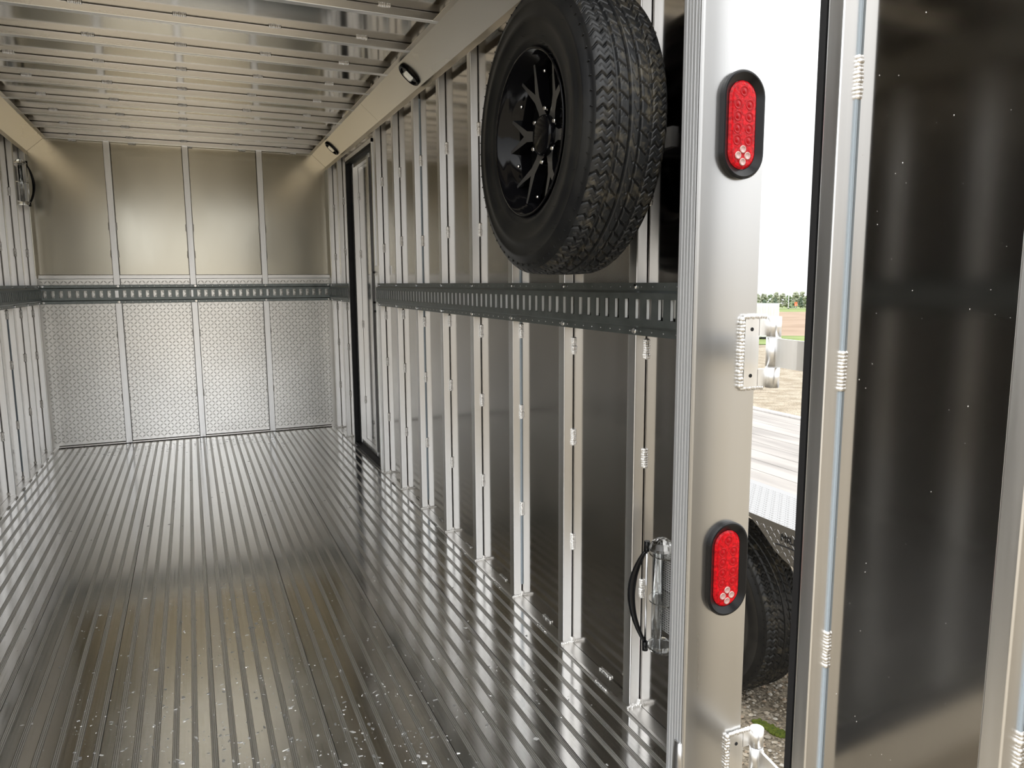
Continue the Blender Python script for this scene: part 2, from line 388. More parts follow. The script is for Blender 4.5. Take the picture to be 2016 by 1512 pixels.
# ------------------------------------------------------------------ E-track
def etrack(name, length, z0, slots, label, bolts, place, first=.02, wall=True):
    """local x runs along the track, local y points into the room, local z up (0..h)"""
    t = empty(name, (0, 0, 0)); tag(t, label, 'cargo track', 'slotted steel cargo tracks')
    H = .136; d = .0125; th = .0022; mb = MB()
    fl = .026
    for zz in ((0, 1), (H, -1)):
        a, s_ = zz
        mb.prism([(0., a), (th, a), (th, a+s_*(fl-.006)), (d, a+s_*fl), (d, a+s_*(fl+.004)), (d-th, a+s_*(fl+.004)), (d-th, a+s_*(fl+.001)), (0., a+s_*(fl-.004))], 'x', 0, length, ZINC)
    sz0, sz1 = .043, .095
    mb.box(0, length, d-th, d, fl+.004, sz0, ZINC); mb.box(0, length, d-th, d, sz1, H-fl-.004, ZINC)
    x = 0; s_ = first
    while s_ < length-.026:
        mb.box(x, s_, d-th, d, sz0, sz1, ZINC); x = s_+.0235
        for e in (s_, x): 
            a, b = (e-.0010, e) if e == s_ else (e, e+.0010)
            mb.box(a, b, .0025, d-th, sz0+.001, sz1-.001, ZINC_LIT)
        for zz in (.0105, H-.0105): mb.cyl((s_+.0115, th-.0005, zz), (s_+.0115, th+.0006, zz), .0022, .0022, CHROME, 6)
        s_ += .0508
    mb.box(x, length, d-th, d, sz0, sz1, ZINC)
    tr = mb.build('track', t)
    for b in bolts:
        for zz in (.0105, H-.0105):
            mb = MB(); mb.cyl((b, th, zz), (b, th+.0055, zz), .0065, .006, CHROME, 6, smooth=False); mb.cyl((b, th, zz), (b, th+.0018, zz), .0085, .008, CHROME, 12); mb.build('bolt', t)
    t.matrix_world = place
    return t
ZT0 = 1.0575
def PL(o, ux, un): return Matrix(((ux[0], un[0], 0, o[0]), (ux[1], un[1], 0, o[1]), (0, 0, 1, o[2]), (0, 0, 0, 1)))
etrack('cargo_track', 3.24, ZT0, 0, 'long dark slotted steel cargo track below the spare tire, rear post to side door', [-(REAR)+.02+k*S-.008 for k in range(8)],
       PL((-.0008, REAR+.02-.03, ZT0), (0, 1), (-1, 0)), first=.0578)
etrack('cargo_track', L-3.79-.016, ZT0, 0, 'short dark slotted steel cargo track between side door and front wall', [4.064+.01-3.79, 4.47+.01-3.79],
       PL((-.0008, 3.79, ZT0), (0, 1), (-1, 0)))
etrack('cargo_track', W-.004, ZT0, 0, 'dark slotted steel cargo track across the front wall', [.02, W/2, W-.02, .5, 1.54],
       PL((-W+.002, L-.0245, ZT0), (1, 0), (0, -1)))
etrack('cargo_track', 4.9, ZT0, 0, 'dark slotted steel cargo track along the left wall', [.35+k*S for k in range(7, 12)],
       PL((-W+.0008, REAR+.02-.005, ZT0), (0, 1), (1, 0)))

# ------------------------------------------------------------------ side door (closed) in the right wall
d1 = empty('door_1', (T, (D0+D1)/2, 0)); struct(d1)
def lb(mbx, x0, x1, y0, y1, z0, z1, m): mbx.box(x0-T, x1-T, y0-(D0+D1)/2, y1-(D0+D1)/2, z0, z1, m)
mb = MB()
for a in ((D0, D0+.018, DZ0, DZ1), (D1-.018, D1, DZ0, DZ1), (D0, D1, DZ0, DZ0+.02), (D0, D1, DZ1-.02, DZ1)): lb(mb, -.002, .074, *a, BLACKR)
mb.build('rubber_seal', d1)['label'] = 'black rubber door seal'
mb = MB()
for a in ((D0-.022, D0, 0.004, DZ1+.022), (D1, D1+.014, 0.004, DZ1+.022), (D0-.022, D1+.014, DZ1, DZ1+.026)): lb(mb, -.0035, T, *a, ALU)
mb.build('door_frame', d1)
mb = MB(); lb(mb, .068, .078, D0+.018, D1-.018, DZ0+.02, DZ1-.02, SHEET); mb.build('door_panel', d1)
for y0, y1 in ((D1-.018-.075, D1-.018-.03), (D0+.018+.21, D0+.018+.255)):
    mb = MB(); lb(mb, .030, .0665, y0, y1, DZ0+.024, DZ1-.024, ALU); s1 = mb.build('door_stud', d1)
    for j, z in enumerate((.35, .9, 1.4, 1.8)): link('weld_bead', BZ[j % 3], s1, (.0665-T, y0-(D0+D1)/2-.002, z))
mb = MB(); lb(mb, .034, .0665, D0+.018, D1-.018, DZ0+.02, DZ0+.052, ALU); mb.build('door_bottom_rail', d1)
mb = MB(); lb(mb, .034, .0665, D0+.018, D1-.018, DZ1-.052, DZ1-.02, ALU); mb.build('door_top_rail', d1)
for z in (1.262, 1.075, 1.02):
    mb = MB(); lb(mb, -.018, .0, D0-.004, D0+.012, z-.006, z+.006, BLACKP); mb.build('latch_pin', d1)
mb = MB(); mb.box(-.006, 0, D0-.125, D0-.024, 1.245, 1.30, ALU)
o = mb.build('bracket_plate'); tag(o, 'small square aluminum plate on the wide stud, just above the cargo track end', 'plate')
mb = MB(); 
for zz in (1.258, 1.288): mb.cyl((-.006, D0-.08, zz), (-.009, D0-.08, zz), .004, .004, CHROME, 8)
mb.build('screws', o) if False else mb.bm.free()
# wide filler stud beside the door
mb = MB(); mb.prism(rrect(.004, T, D0-.06, D0-.024, .003), 'z', .0035, 2.1, ALU); o = mb.build('door_post'); tag(o, 'aluminum door post squeezed between the last stud and the side door', 'stud')

# ------------------------------------------------------------------ rear frame: posts, header
PX0, PX1, PY = -.117, .048, -.40
def ribbed(x0, x1, y0, y1, sgn=1):
    # tube whose inner (room) face carries fine extrusion ribs; sgn=1 ribs on x0 side
    P = []
    n = 5; w_ = (y1-y0-.010)/n
    P.append((x0+.006, y0)); P.append((x0+.002, y0+.0012)); P.append((x0, y0+.005))
    for i in range(n):
        a = y0+.007+i*w_; P += [(x0, a), (x0+.0006, a+.0014), (x0+.0006, a+.0028), (x0, a+.004)]
    P += [(x0, y1), (x1, y1), (x1, y0+.003), (x1-.003, y0)]
    if sgn < 0: P = [(x0+x1-p[0], p[1]) for p in P]
    return P
def post(name, x0, x1, label, sgn):
    t = empty(name, ((x0+x1)/2, PY, -.1)); tag(t, label, 'post')
    M = Matrix.Translation((-(x0+x1)/2, -PY, .1))
    mb = MB(); mb.prism(ribbed(x0, x1, PY, REAR, sgn), 'z', -.1, 2.4, POST, M)
    k_ = mb.mi(POSTR)
    for f in mb.bm.faces:
        c_ = f.calc_center_median()
        if abs(c_.y-.035) < .029 and abs(abs(c_.x)-.0823) < .002 and c_.x*sgn < 0 and 0 < c_.z < 2.39: f.material_index = k_
    mb.build('post_tube', t)
    return t
pr = post('rear_post', PX0, PX1, 'wide bright aluminum rear frame post carrying two red tail lights', 1)
pl = post('rear_post', -W-PX1, -W-PX0, 'aluminum rear frame post on the far left of the rear opening', -1)
# closing angle from the post to the wall studs
mb = MB(); mb.box(PX0+.002, .046, REAR, REAR+.004, -.02, 2.27, ALU, Matrix.Translation((-(PX0+PX1)/2, -PY, .1))); mb.build('backing_flange', pr)
mb = MB(); mb.box(-W-.046, -W-PX0-.002, REAR, REAR+.004, -.02, 2.27, ALU, Matrix.Translation((W+(PX0+PX1)/2, -PY, .1))); mb.build('backing_flange', pl)
mb = MB(); mb.box(-W-PX0, PX0, PY, REAR, 2.2, 2.4, POST); o = mb.build('rear_header'); tag(o, 'aluminum header beam over the rear opening', 'beam')
mb = MB(); mb.box(-W-.05, .05, PY+.004, REAR, -.16, -.02, POST); o = mb.build('rear_sill'); tag(o, 'aluminum rear sill beam under the floor edge', 'beam')
# fold-over weld nub at the foot of the post
mb = MB(); mb.lathe([(.0, .0), (.010, .002), (.014, .02), (.013, .06), (.010, .10), (.0, .10)], (0, 0, -.08), (0, 0, 1), POST, 14)
o = mb.build('weld_nub', pr); o.location = (PX0-.001-(PX0+PX1)/2, .016, .245); o.scale = (.7, 1.2, 1)

# ------------------------------------------------------------------ tail lights
def tail_light(z, label):
    c = Vector((-.0165, PY, z)); t = empty('tail_light', c); tag(t, label, 'light', 'red oval tail lights')
    ax = Vector((1, 0, 0)); ay = Vector((0, 0, 1)); an = Vector((0, -1, 0)); O = Vector((0, 0, 0))
    mb = MB(); n = 36
    ring(mb, [(stadium(.0535, .1075, n), 0.), (stadium(.0535, .1075, n), .010), (stadium(.0510, .1050, n), .0130), (stadium(.0480, .1020, n), .0135), (stadium(.0365, .0895, n), .006), (stadium(.0350, .0880, n), .005), (stadium(.0345, .0875, n), .002)], BLACKP, ax, ay, an, O)
    mb.build('bezel', t)
    mb = MB(); ring(mb, [(stadium(.0342, .0872, n), .0), (stadium(.0342, .0872, n), .0052), (stadium(.030, .083, n), .0085), (stadium(.026, .079, n), .0092)], REDL, ax, ay, an, O, True)
    lens = mb.build('lens', t)
    spots = [(0, .066)]+[(s_*.0145, zz) for zz in (.040, .0165, -.007, -.0305) for s_ in (-1, 1)]
    for x, zz in spots:
        mb = MB(); r = .0108
        mb.lathe([(r, .0088), (r-.0012, .0104), (r-.0024, .0094), (r*.45, .0092), (r*.35, .0102), (0.0002, .0105)], (x, 0, zz), (0, -1, 0), REDD, 20)
        mb.build('led_optic', lens)
    mb = MB()
    P = [(0, .026), (.020, 0), (0, -.026), (-.020, 0)]
    A = [mb.bm.verts.new((p[0], -.0094, -.0605+p[1]*.92)) for p in P]; B = [mb.bm.verts.new((p[0]*.9, -.0106, -.0605+p[1]*.83)) for p in P]
    for i in range(4): mb.face([A[i], A[(i+1) % 4], B[(i+1) % 4], B[i]], REDD)
    mb.face(B, REDL); dp = mb.build('reflector_plate', lens)
    for x, zz in ((0, .0125), (.0118, 0), (0, -.0125), (-.0118, 0)):
        mb = MB(); mb.lathe([(.0078, .0100), (.0076, .0116), (.0060, .0120), (.0055, .0114), (0.0002, .0114)], (x, 0, -.0605+zz), (0, -1, 0), REFL, 18); mb.build('reflector_spot', dp)['label'] = 'pale round reflector spot'
    return t
tail_light(1.511, 'upper red oval tail light in black bezel on the rear post')
tail_light(.566, 'lower red oval tail light in black bezel on the rear post')

# ------------------------------------------------------------------ hinges
def hinge(zc, label):
    t = empty('strap_hinge', (.05, PY, zc)); tag(t, label, 'hinge', 'welded strap hinges of the rear door')
    mb = MB(); mb.prism(rrect(-.040, -.002, -.074, .074, .002), 'y', -.0075, 0, ALU); lf = mb.build('leaf_plate', t)
    for z in (.05, -.05):
        mb = MB(); mb.cyl((-.022, -.0072, z), (-.022, -.0082, z), .0042, .0042, DARK, 12); mb.build('set_hole', lf)
    bx = .036; by = -.010; r = .0155
    for nm, z0, z1 in (('knuckle', .033, .076), ('knuckle', -.032, .031), ('knuckle', -.078, -.034)):
        mb = MB(); mb.cyl((bx, by, z0), (bx, by, z1), r, r, ALU, 28); mb.cyl((bx, by, z1), (bx, by, z1+.0006), r*.6, r*.6, CHROME, 20); mb.build(nm, t)
    for z0, z1 in ((.036, .074), (-.074, -.037)):
        mb = MB(); mb.box(-.003, bx, -.0075, -.0, z0, z1, ALU); mb.build('leaf_tab', t)
    # strap: leaves the middle knuckle outwards, then runs along the outside of the open door
    P = [(.039, -.006), (.0262, -.095), (.0315, -.35), (.0255, -.35), (.0202, -.095), (.031, -.012)]
    mb = MB(); mb.prism(P, 'z', -.0315, .030, ALU); mb.build('strap', t)
    k = 0
    for x in (-.044, -.050):                                        # two columns of stacked beads down the leaf edge
        me = bead_mesh(.150, .0062, 'z', 20, 20+k, .004); link('weld_bead', me, t, (x+.0015*k, -.004, 0)); k += 1
    me = bead_mesh(.062, .0055, 'x', 9, 31, .0055); link('weld_bead', me, t, (-.012, -.006, .077)); link('weld_bead', me, t, (-.014, -.003, -.077))
    me = bead_mesh(.055, .0035, 'z', 8, 33); link('weld_bead', me, t, (bx+.004, by-.017, 0))
    return t
hinge(1.044, 'upper welded aluminum strap hinge on the rear post edge')
hinge(.085, 'lower welded aluminum strap hinge at the foot of the rear post')

# ------------------------------------------------------------------ open rear door (door_2)
d2 = empty('door_2', (.018, -.584, 0)); struct(d2)
d2.rotation_euler = (0, 0, math.radians(2.0))      # local -y runs along the door towards its free edge
DT = .042; SD = .37; DLEN = 1.03; DZa, DZb = -.11, 2.2
mb = MB(); mb.box(DT+.0018, DT+.007, -DLEN, 0, DZa, DZb, SHEET); mb.build('door_skin', d2)
fw = .036
def dtube(name, y0, y1, ribs=False):
    P = rrect(0, DT, y0, y1, .0035, 4)
    mb = MB(); mb.prism(P, 'z', DZa, DZb, ALU); o = mb.build(name, d2); return o
for i, (a, nm) in enumerate(((0, 'door_frame_tube'), (-SD, 'door_stud'), (-2*SD, 'door_stud'), (-DLEN+fw, 'door_frame_tube'))):
    o = dtube(nm, a-fw if i < 3 else -DLEN, a if i < 3 else -DLEN+fw)
    if i < 3:
        for j, z in enumerate((1.56, 1.025, .462, 0.06)):
            me = bead_mesh(.075, .0055, 'z', 11, 40+j+i); link('weld_bead', me, o, (DT-.001, a-fw-.002, z))
        if i == 0:
            for j, z in enumerate((1.585, 1.035, .44)):
                me = bead_mesh(.11, .004, 'z', 18, 60+j, .003); link('weld_bead', me, o, (.012, .004, z))
    mbc = MB(); mbc.box(DT-.0035, DT+.0014, a-fw-.004 if i < 3 else -DLEN+fw, a-fw+.0004 if i < 3 else -DLEN+fw+.004, DZa+.03, DZb-.03, CAULK); mbc.build('caulk_seam', o)['label'] = 'pale blue grey caulk line'
mb = MB()
for j in range(3): mb.box(.012+j*.011, .018+j*.011, .0, .0035, DZa, DZb, ALU)
mb.build('edge_ribs', d2)
mb = MB(); mb.prism([(.001, .0036), (.030, .0036), (.034, .016), (.012, .021), (-.001, .017)], 'z', DZa+.02, DZb, BLACKR); mb.build('rubber_seal', d2)['label'] = 'black rubber edge seal'
for z0, z1 in ((DZa, DZa+.04), (DZb-.04, DZb)):
    for a, b in ((0, -SD), (-SD, -2*SD), (-2*SD, -DLEN+fw)):
        mb = MB(); mb.box(.001, DT, b, a-fw, z0, z1, ALU); mb.build('door_rail', d2)

mb = MB(); rnd = random.Random(21)
for i in range(110):
    yy = -fw-rnd.uniform(.01, .33)*rnd.choice((1, 1, .5)); q_ = rnd.choice((.0004, .0005, .0008)); mb.ball((DT+.0016, yy, rnd.uniform(.0, 1.9)), q_, q_, q_*rnd.uniform(.8, 2), WELD, 5, 4)
o = mb.build('weld_spatter', d2); o['kind'] = 'stuff'

# ------------------------------------------------------------------ side vents with black handles
def side_vent(loc, face, label, ang):
    """face=+1: opens towards -x (right wall); -1 mirrored"""
    t = empty('side_vent', loc); tag(t, label, 'vent', 'clear side vents with black handles')
    F = lambda d: -face*d           # into the room
    H = .125; r = .062
    mb = MB()                       # perforated plate on the wall
    nx, nz = 14, 34; a0, a1 = -.075, .047; hz = .108
    dx = (a1-a0)/nx; dz = 2*hz/nz; xx = F(-.006)
    for i in range(nx+1): mb.box(xx-.0006, xx+.0006, a0+i*dx-.0014, a0+i*dx+.0014, -hz, hz, SCREEN)
    for j in range(nz+1): mb.box(xx-.0007, xx+.0007, a0, a1, -hz+j*dz-.0014, -hz+j*dz+.0014, SCREEN)
    mb.build('perforated_screen', t)
    mb = MB(); mb.box(F(-.0135)-.0008, F(-.0135)+.0008, a0, a1, -hz, hz, DARK); mb.build('duct_opening', t)
    for z in (-H, 0, H-.004):       # quarter-round shelves
        P = [(F(-.004), -.075)]+[(F(-.004+r*1.15*math.sin(a)), -.02+.058*-math.cos(a)) for a in [PI*i/16 for i in range(17)]]+[(F(-.004), .04)]
        mb = MB(); mb.prism(P, 'z', z, z+.0035, CLEAR); mb.build('clear_shelf', t)
    mb = MB(); mb.lathe([(.013, -H+.004), (.013, H-.006), (.0115, H-.006), (.0115, -H+.004), (.013, -H+.004)], (F(.018), .026, 0), (0, 0, 1), CLEAR, 20); mb.build('clear_tube', t)
    mb = MB(); mb.lathe([(.0, H+.034), (.012, H+.031), (.026, H+.022), (.034, H+.008), (.034, H+.001), (.0, H+.001)], (F(.024), .002, 0), (0, 0, 1), CLEAR, 12, smooth=False); mb.build('clear_cap', t)
    mb = MB(); mb.lathe([(.0, -H-.016), (.030, -H-.015), (.034, -H-.009), (.034, -H-.001), (.0, -H-.001)], (F(.024), .002, 0), (0, 0, 1), CLEAR, 12, smooth=False); mb.build('clear_base', t)
    hx, hy = F(.056), .022
    mb = MB(); mb.cyl((hx, hy, -H-.008), (hx, hy, H+.004), .0028, .0028, CHROME, 10); mb.build('pivot_rod', t)
    mb = MB()
    mb.cyl((hx, hy, H-.004), (hx, hy, H+.022), .0085, .0075, BLACKP, 14); mb.cyl((hx, hy, -H-.022), (hx, hy, -H+.002), .0075, .0075, BLACKP, 14)
    pts = []
    for i in range(21):
        a = i/20; z = (H-.002)-(2*H-.002)*a; bul = math.sin(PI*a)**.8*.038
        pts.append((hx+F(bul*math.cos(ang)), hy+bul*math.sin(ang), z))
    mb.tube(pts, lambda a: .0055+.005*math.sin(PI*a), BLACKP, 10, .8)
    mb.build('handle', t)['label'] = 'black curved handle'
    return t
side_vent((.012, -.158, .398), 1, 'clear side vent with black handle, low beside the rear post', .75)
side_vent((-W-.012, 4.225, 1.862), -1, 'clear side vent with black handle, high on the left wall', .75)

# ------------------------------------------------------------------ wheels
def tyre(t, R, Wd, rim_r, seed=0, mud=True):
    """axis along x; outer (viewed) side is -x; local centre = tyre centre"""
    hw = Wd/2
    mb = MB(); NT, NS = (1280, 132) if mud else (768, 100); m = RUB
    groove = [(-.46, .050), (-.15, .036), (.15, .036), (.46, .036)]
    tw = .86*hw
    pitchN = 64
    vs = []
    def soft(d, wd, e): return max(0., min(1., (wd-d)/e+.5))          # 1 inside the groove, 0 outside, soft edge e
    def pd(ph, c): d = abs((ph-c) % 1.0); return min(d, 1-d)
    for i in range(NT):
        th = 2*PI*i/NT; ca, sa = math.cos(th), math.sin(th); row = []; P0 = th*pitchN/(2*PI)
        for j in range(NS+1):
            s_ = -1+2*j/NS; as_ = abs(s_)
            drop = .004*s_*s_+.010*max(0, (as_-.82)/.18)**2
            dep = 0.
            for g, gw in groove: dep = max(dep, .010*soft(abs(s_-g), gw, .02))
            if as_ > .49:
                zz = abs(((as_-.5)/.125) % 2-1); ph = P0+.34*zz
                dep = max(dep, .007*soft(pd(ph, 0), .085, .05), .003*soft(pd(ph, .5), .03, .05)*(as_ < .93))
            elif as_ > .17: dep = max(dep, .006*soft(pd(P0+(2.2*s_ if s_ < 0 else 2.0*s_), 0), .07, .05), .002*soft(pd(P0+.5+.1*math.sin(s_*60), 0), .02, .05))
            elif as_ < .13: dep = max(dep, .004*soft(pd(P0+.3*math.sin(s_*24), 0), .05, .05)*(s_ > -.05))
            r = R-drop-dep
            row.append(mb.bm.verts.new((s_*tw, r*sa, r*ca)))
        vs.append(row)
    for i in range(NT):
        A_, B_ = vs[i], vs[(i+1) % NT]
        for j in range(NS): mb.face([A_[j], A_[j+1], B_[j+1], B_[j]], m, True)
    mb.build('tread', t)
    Rs = R-.014
    side = [(Rs, tw), (Rs-.006, tw+.004), (Rs-.012, tw+.0045), (Rs-.014, tw+.007), (Rs-.03, hw*.985), (Rs-.032, hw*1.0), (Rs-.036, hw*1.0), (Rs-.038, hw*.992), ((Rs+rim_r)/2+.008, hw*1.01), ((Rs+rim_r)/2+.006, hw*1.02), ((Rs+rim_r)/2-.006, hw*1.02), ((Rs+rim_r)/2-.008, hw*1.008),
            (rim_r+.030, hw*.955), (rim_r+.027, hw*.965), (rim_r+.020, hw*.95), (rim_r+.008, hw*.88), (rim_r-.002, hw*.80), (rim_r-.004, hw*.6)]
    mb = MB(); mb.lathe(side, (0, 0, 0), (-1, 0, 0), RUBS, 128); mb.lathe(side, (0, 0, 0), (1, 0, 0), RUBS, 96)
    # shoulder lugs and moulding whiskers
    rnd = random.Random(seed)
    for i in range(64):
        a = 2*PI*i/64; ca, sa = math.cos(a), math.sin(a); M = Matrix(((1, 0, 0, 0), (0, ca, sa, 0), (0, -sa, ca, 0), (0, 0, 0, 1)))
        mb.box(-tw-.0075, -tw-.003, -.0011, .0011, Rs-.028, Rs-.008, RUBS, M)
    for i in range(44):
        a = rnd.uniform(0, 2*PI); rr = rnd.choice((Rs-.04, Rs-.075, rim_r+.035, rim_r+.022)); ca, sa = math.cos(a), math.sin(a)
        x = -hw*.99; mb.cyl((x, rr*sa, rr*ca), (x-.010, rr*sa+rnd.uniform(-.002, .002), rr*ca), .0006, .0003, RUBS, 4)
    mb.build('sidewall', t)

def spare():
    R = .345; hw = .1025; rim = .192
    c = Vector((-.185, .072, 1.560)); t = empty('spare_wheel', c); tag(t, 'spare tire on a gloss black six-spoke wheel, mounted high on the wall', 'wheel')
    tyre(t, R, .205, rim, 3)
    mb = MB()
    # barrel: outer lip, bead seat, drop to the dish
    pr_ = [(rim+.004, hw*.90), (rim+.0075, hw*.925), (rim+.006, hw*.955), (rim+.001, hw*.945), (rim-.002, hw*.84), (rim-.0055, hw*.82), (rim-.0065, hw*.74), (rim-.010, hw*.73), (rim-.011, hw*.66), (rim-.015, hw*.65), (rim-.016, hw*.58), (rim-.0185, hw*.57), (rim-.020, hw*.30), (rim-.022, hw*.26), (rim-.026, -hw*.2), (rim-.032, -hw*.75), (rim-.005, -hw*.88), (rim+.006, -hw*.94)]
    mb.lathe(pr_, (0, 0, 0), (-1, 0, 0), BLKG, 96); mb.build('rim_barrel', t)
    mb = MB(); mb.lathe([(.0002, .012), (.150, .004), (.160, .010), (.166, .006), (.158, -.004), (.0002, .0)], (0, 0, 0), (-1, 0, 0), DISCM, 64)
    # hub boss
    mb.lathe([(.080, .008), (.074, .026), (.050, .034), (.0002, .034)], (0, 0, 0), (-1, 0, 0), BLKG, 48)
    mb.build('wheel_disc', t)
    for k in range(6):
        a = math.radians(90+8+60*k); ca, sa = math.cos(a), math.sin(a)
        # local (p along spoke, q across) ; depth along -x
        def pt(p_, q_, d): return Vector((-d, -(p_*sa)-q_*ca*1., p_*ca-q_*sa))
        out = [(.046, .019), (.072, .0125), (.100, .0135), (.132, .027), (.170, .043), (.174, .036), (.147, .0215), (.124, .006), (.114, 0)]
        dep = lambda p_: .040+(p_-.046)*.17
        mb = MB()
        for sg in (1, -1):
            V = lambda p_, q_, dd=0., k_=1.: mb.bm.verts.new(pt(p_, sg*q_*k_, dep(p_)-dd))
            inn = [(.046, 0), (.078, 0), (.114, 0), (.124, .006), (.147, .0215)]
            for (o0, o1), (i0, i1) in zip(zip(out[:4], out[1:5]), zip(inn[:4], inn[1:5])):
                mb.face([V(*o0), V(*o1), V(*i1), V(*i0)], MACH)
            mb.face([V(*out[4]), V(*out[5]), V(*out[6])], MACH)
            for a_1, a_2 in zip(out, out[1:]): mb.face([V(*a_1), V(*a_2), V(*a_2, .03, 1.1), V(*a_1, .03, 1.1)], BLKG)
        bmesh.ops.remove_doubles(mb.bm, verts=mb.bm.verts[:], dist=1e-6)
        mb.build('spoke', t)['label'] = 'split spoke with grey machined face'
        b_ = a+PI/6; cb, sb = math.cos(b_), math.sin(b_); rr = .064
        mb = MB(); mb.cyl((-.024, -rr*sb, rr*cb), (-.048, -rr*sb, rr*cb), .0095, .0085, CHROME, 6, smooth=False); mb.cyl((-.048, -rr*sb, rr*cb), (-.053, -rr*sb, rr*cb), .0085, .004, CHROME, 12); mb.build('lug_nut', t)
        for rr2 in (.150,):
            mb = MB(); mb.ball((-.055, -rr2*math.sin(b_), rr2*math.cos(b_)), .006, .005, .005, CHROME); mb.build('rim_rivet', t)
    mb = MB(); mb.lathe([(.050, .030), (.050, .052), (.046, .058), (.038, .060), (.0002, .060)], (0, 0, 0), (-1, 0, 0), BLKG, 40); mb.build('centre_cap', t)['label'] = 'black centre cap'
    return t
spare()
t = empty('spare_tire_bracket', (-.002, .2, 1.56)); tag(t, 'aluminum bracket holding the spare tire off the wall studs', 'bracket')
mb = MB(); mb.box(-.02, 0, -.24, .28, -.025, .025, ALU); mb.build('cross_bar', t)
mb = MB(); mb.box(-.165, -.02, -.155, -.10, -.028, .028, ALU); mb.build('stub_arm', t)

# ------------------------------------------------------------------ outdoors
GN = Vector((.013, .0277, .9995)); G0 = Vector((CAMPOS.x, CAMPOS.y, -.58))
def G(x, y, h=0.): return G0.z-((x-G0.x)*GN.x+(y-G0.y)*GN.y)/GN.z+h
E_ = Vector((math.sin(math.radians(43.5)), math.cos(math.radians(43.5)))); Q_ = Vector((E_.y, -E_.x))
def gpt(r, s_, h=0.):
    x = CAMPOS.x+E_.x*r+Q_.x*s_; y = CAMPOS.y+E_.y*r+Q_.y*s_; return Vector((x, y, G(x, y, h)))
def groundmat(name, c1, c2, scale, stones=False, c3=None):
    m = bpy.data.materials.new(name); m.use_nodes = True; nt = m.node_tree; b = nt.nodes['Principled BSDF']; b.inputs['Roughness'].default_value = .9; b.inputs['Specular IOR Level'].default_value = .15
    t_ = nt.nodes.new('ShaderNodeTexCoord'); n = nt.nodes.new('ShaderNodeTexNoise'); n.inputs['Scale'].default_value = scale; n.inputs['Detail'].default_value = 8
    nt.links.new(t_.outputs['Object'], n.inputs[0]); r = nt.nodes.new('ShaderNodeValToRGB'); r.color_ramp.elements[0].position = .38; r.color_ramp.elements[1].position = .62
    r.color_ramp.elements[0].color = (*c1, 1); r.color_ramp.elements[1].color = (*c2, 1); nt.links.new(n.outputs['Fac'], r.inputs[0])
    out = r.outputs[0]
    if c3:
        n2 = nt.nodes.new('ShaderNodeTexNoise'); n2.inputs['Scale'].default_value = .12; n2.inputs['Detail'].default_value = 4; nt.links.new(t_.outputs['Object'], n2.inputs[0])
        r2 = nt.nodes.new('ShaderNodeValToRGB'); r2.color_ramp.elements[0].position = .55; r2.color_ramp.elements[1].position = .68; nt.links.new(n2.outputs['Fac'], r2.inputs[0])
        mx = nt.nodes.new('ShaderNodeMixRGB'); nt.links.new(r2.outputs[0], mx.inputs[0]); nt.links.new(out, mx.inputs[1]); mx.inputs[2].default_value = (*c3, 1); out = mx.outputs[0]
    if stones:
        v = nt.nodes.new('ShaderNodeTexVoronoi'); v.inputs['Scale'].default_value = 90; nt.links.new(t_.outputs['Object'], v.inputs[0])
        mx = nt.nodes.new('ShaderNodeMixRGB'); mx.blend_type = 'OVERLAY'; mx.inputs[0].default_value = .55; nt.links.new(out, mx.inputs[1])
        hs = nt.nodes.new('ShaderNodeRGBToBW'); nt.links.new(v.outputs['Color'], hs.inputs[0]); nt.links.new(hs.outputs[0], mx.inputs[2]); out = mx.outputs[0]
        bp = nt.nodes.new('ShaderNodeBump'); bp.inputs['Strength'].default_value = .7; bp.inputs['Distance'].default_value = .006; bp.invert = True
        nt.links.new(v.outputs['Distance'], bp.inputs['Height']); nt.links.new(bp.outputs[0], b.inputs['Normal'])
    nt.links.new(out, b.inputs['Base Color']); return m
GRAVEL = groundmat('gravel', (.24, .20, .145), (.34, .30, .235), 3, True)
FIELD = groundmat('ploughed_field', (.25, .18, .125), (.32, .24, .175), .25)
GRASS = groundmat('grass', (.15, .20, .07), (.22, .27, .10), .5)
ROADM = mat('pale_road', (.45, .44, .42), .9)
def strip(name, r0, r1, wd, m, h, sc_=True):
    mb = MB(); n = 6
    A_ = [gpt(r0, -wd+2*wd*i/n, h) for i in range(n+1)]; B_ = [gpt(r1, -wd+2*wd*i/n, h) for i in range(n+1)]
    A_ = [mb.bm.verts.new(p) for p in A_]; B_ = [mb.bm.verts.new(p) for p in B_]
    for i in range(n): mb.face([A_[i], A_[i+1], B_[i+1], B_[i]], m)
    o = mb.build(name)
    for p in o.data.polygons:
        if p.normal.z < 0: p.flip()
    return o
struct(strip('ground', -60, 46, 120, GRAVEL, 0))
struct(strip('grass_verge', 33.5, 43, 60, GRASS, .02))
struct(strip('ploughed_field', 43, 165, 160, FIELD, .02))
struct(strip('far_grass', 165, 900, 500, GRASS, 0.0))
struct(strip('road', 252, 262, 400, ROADM, .25))

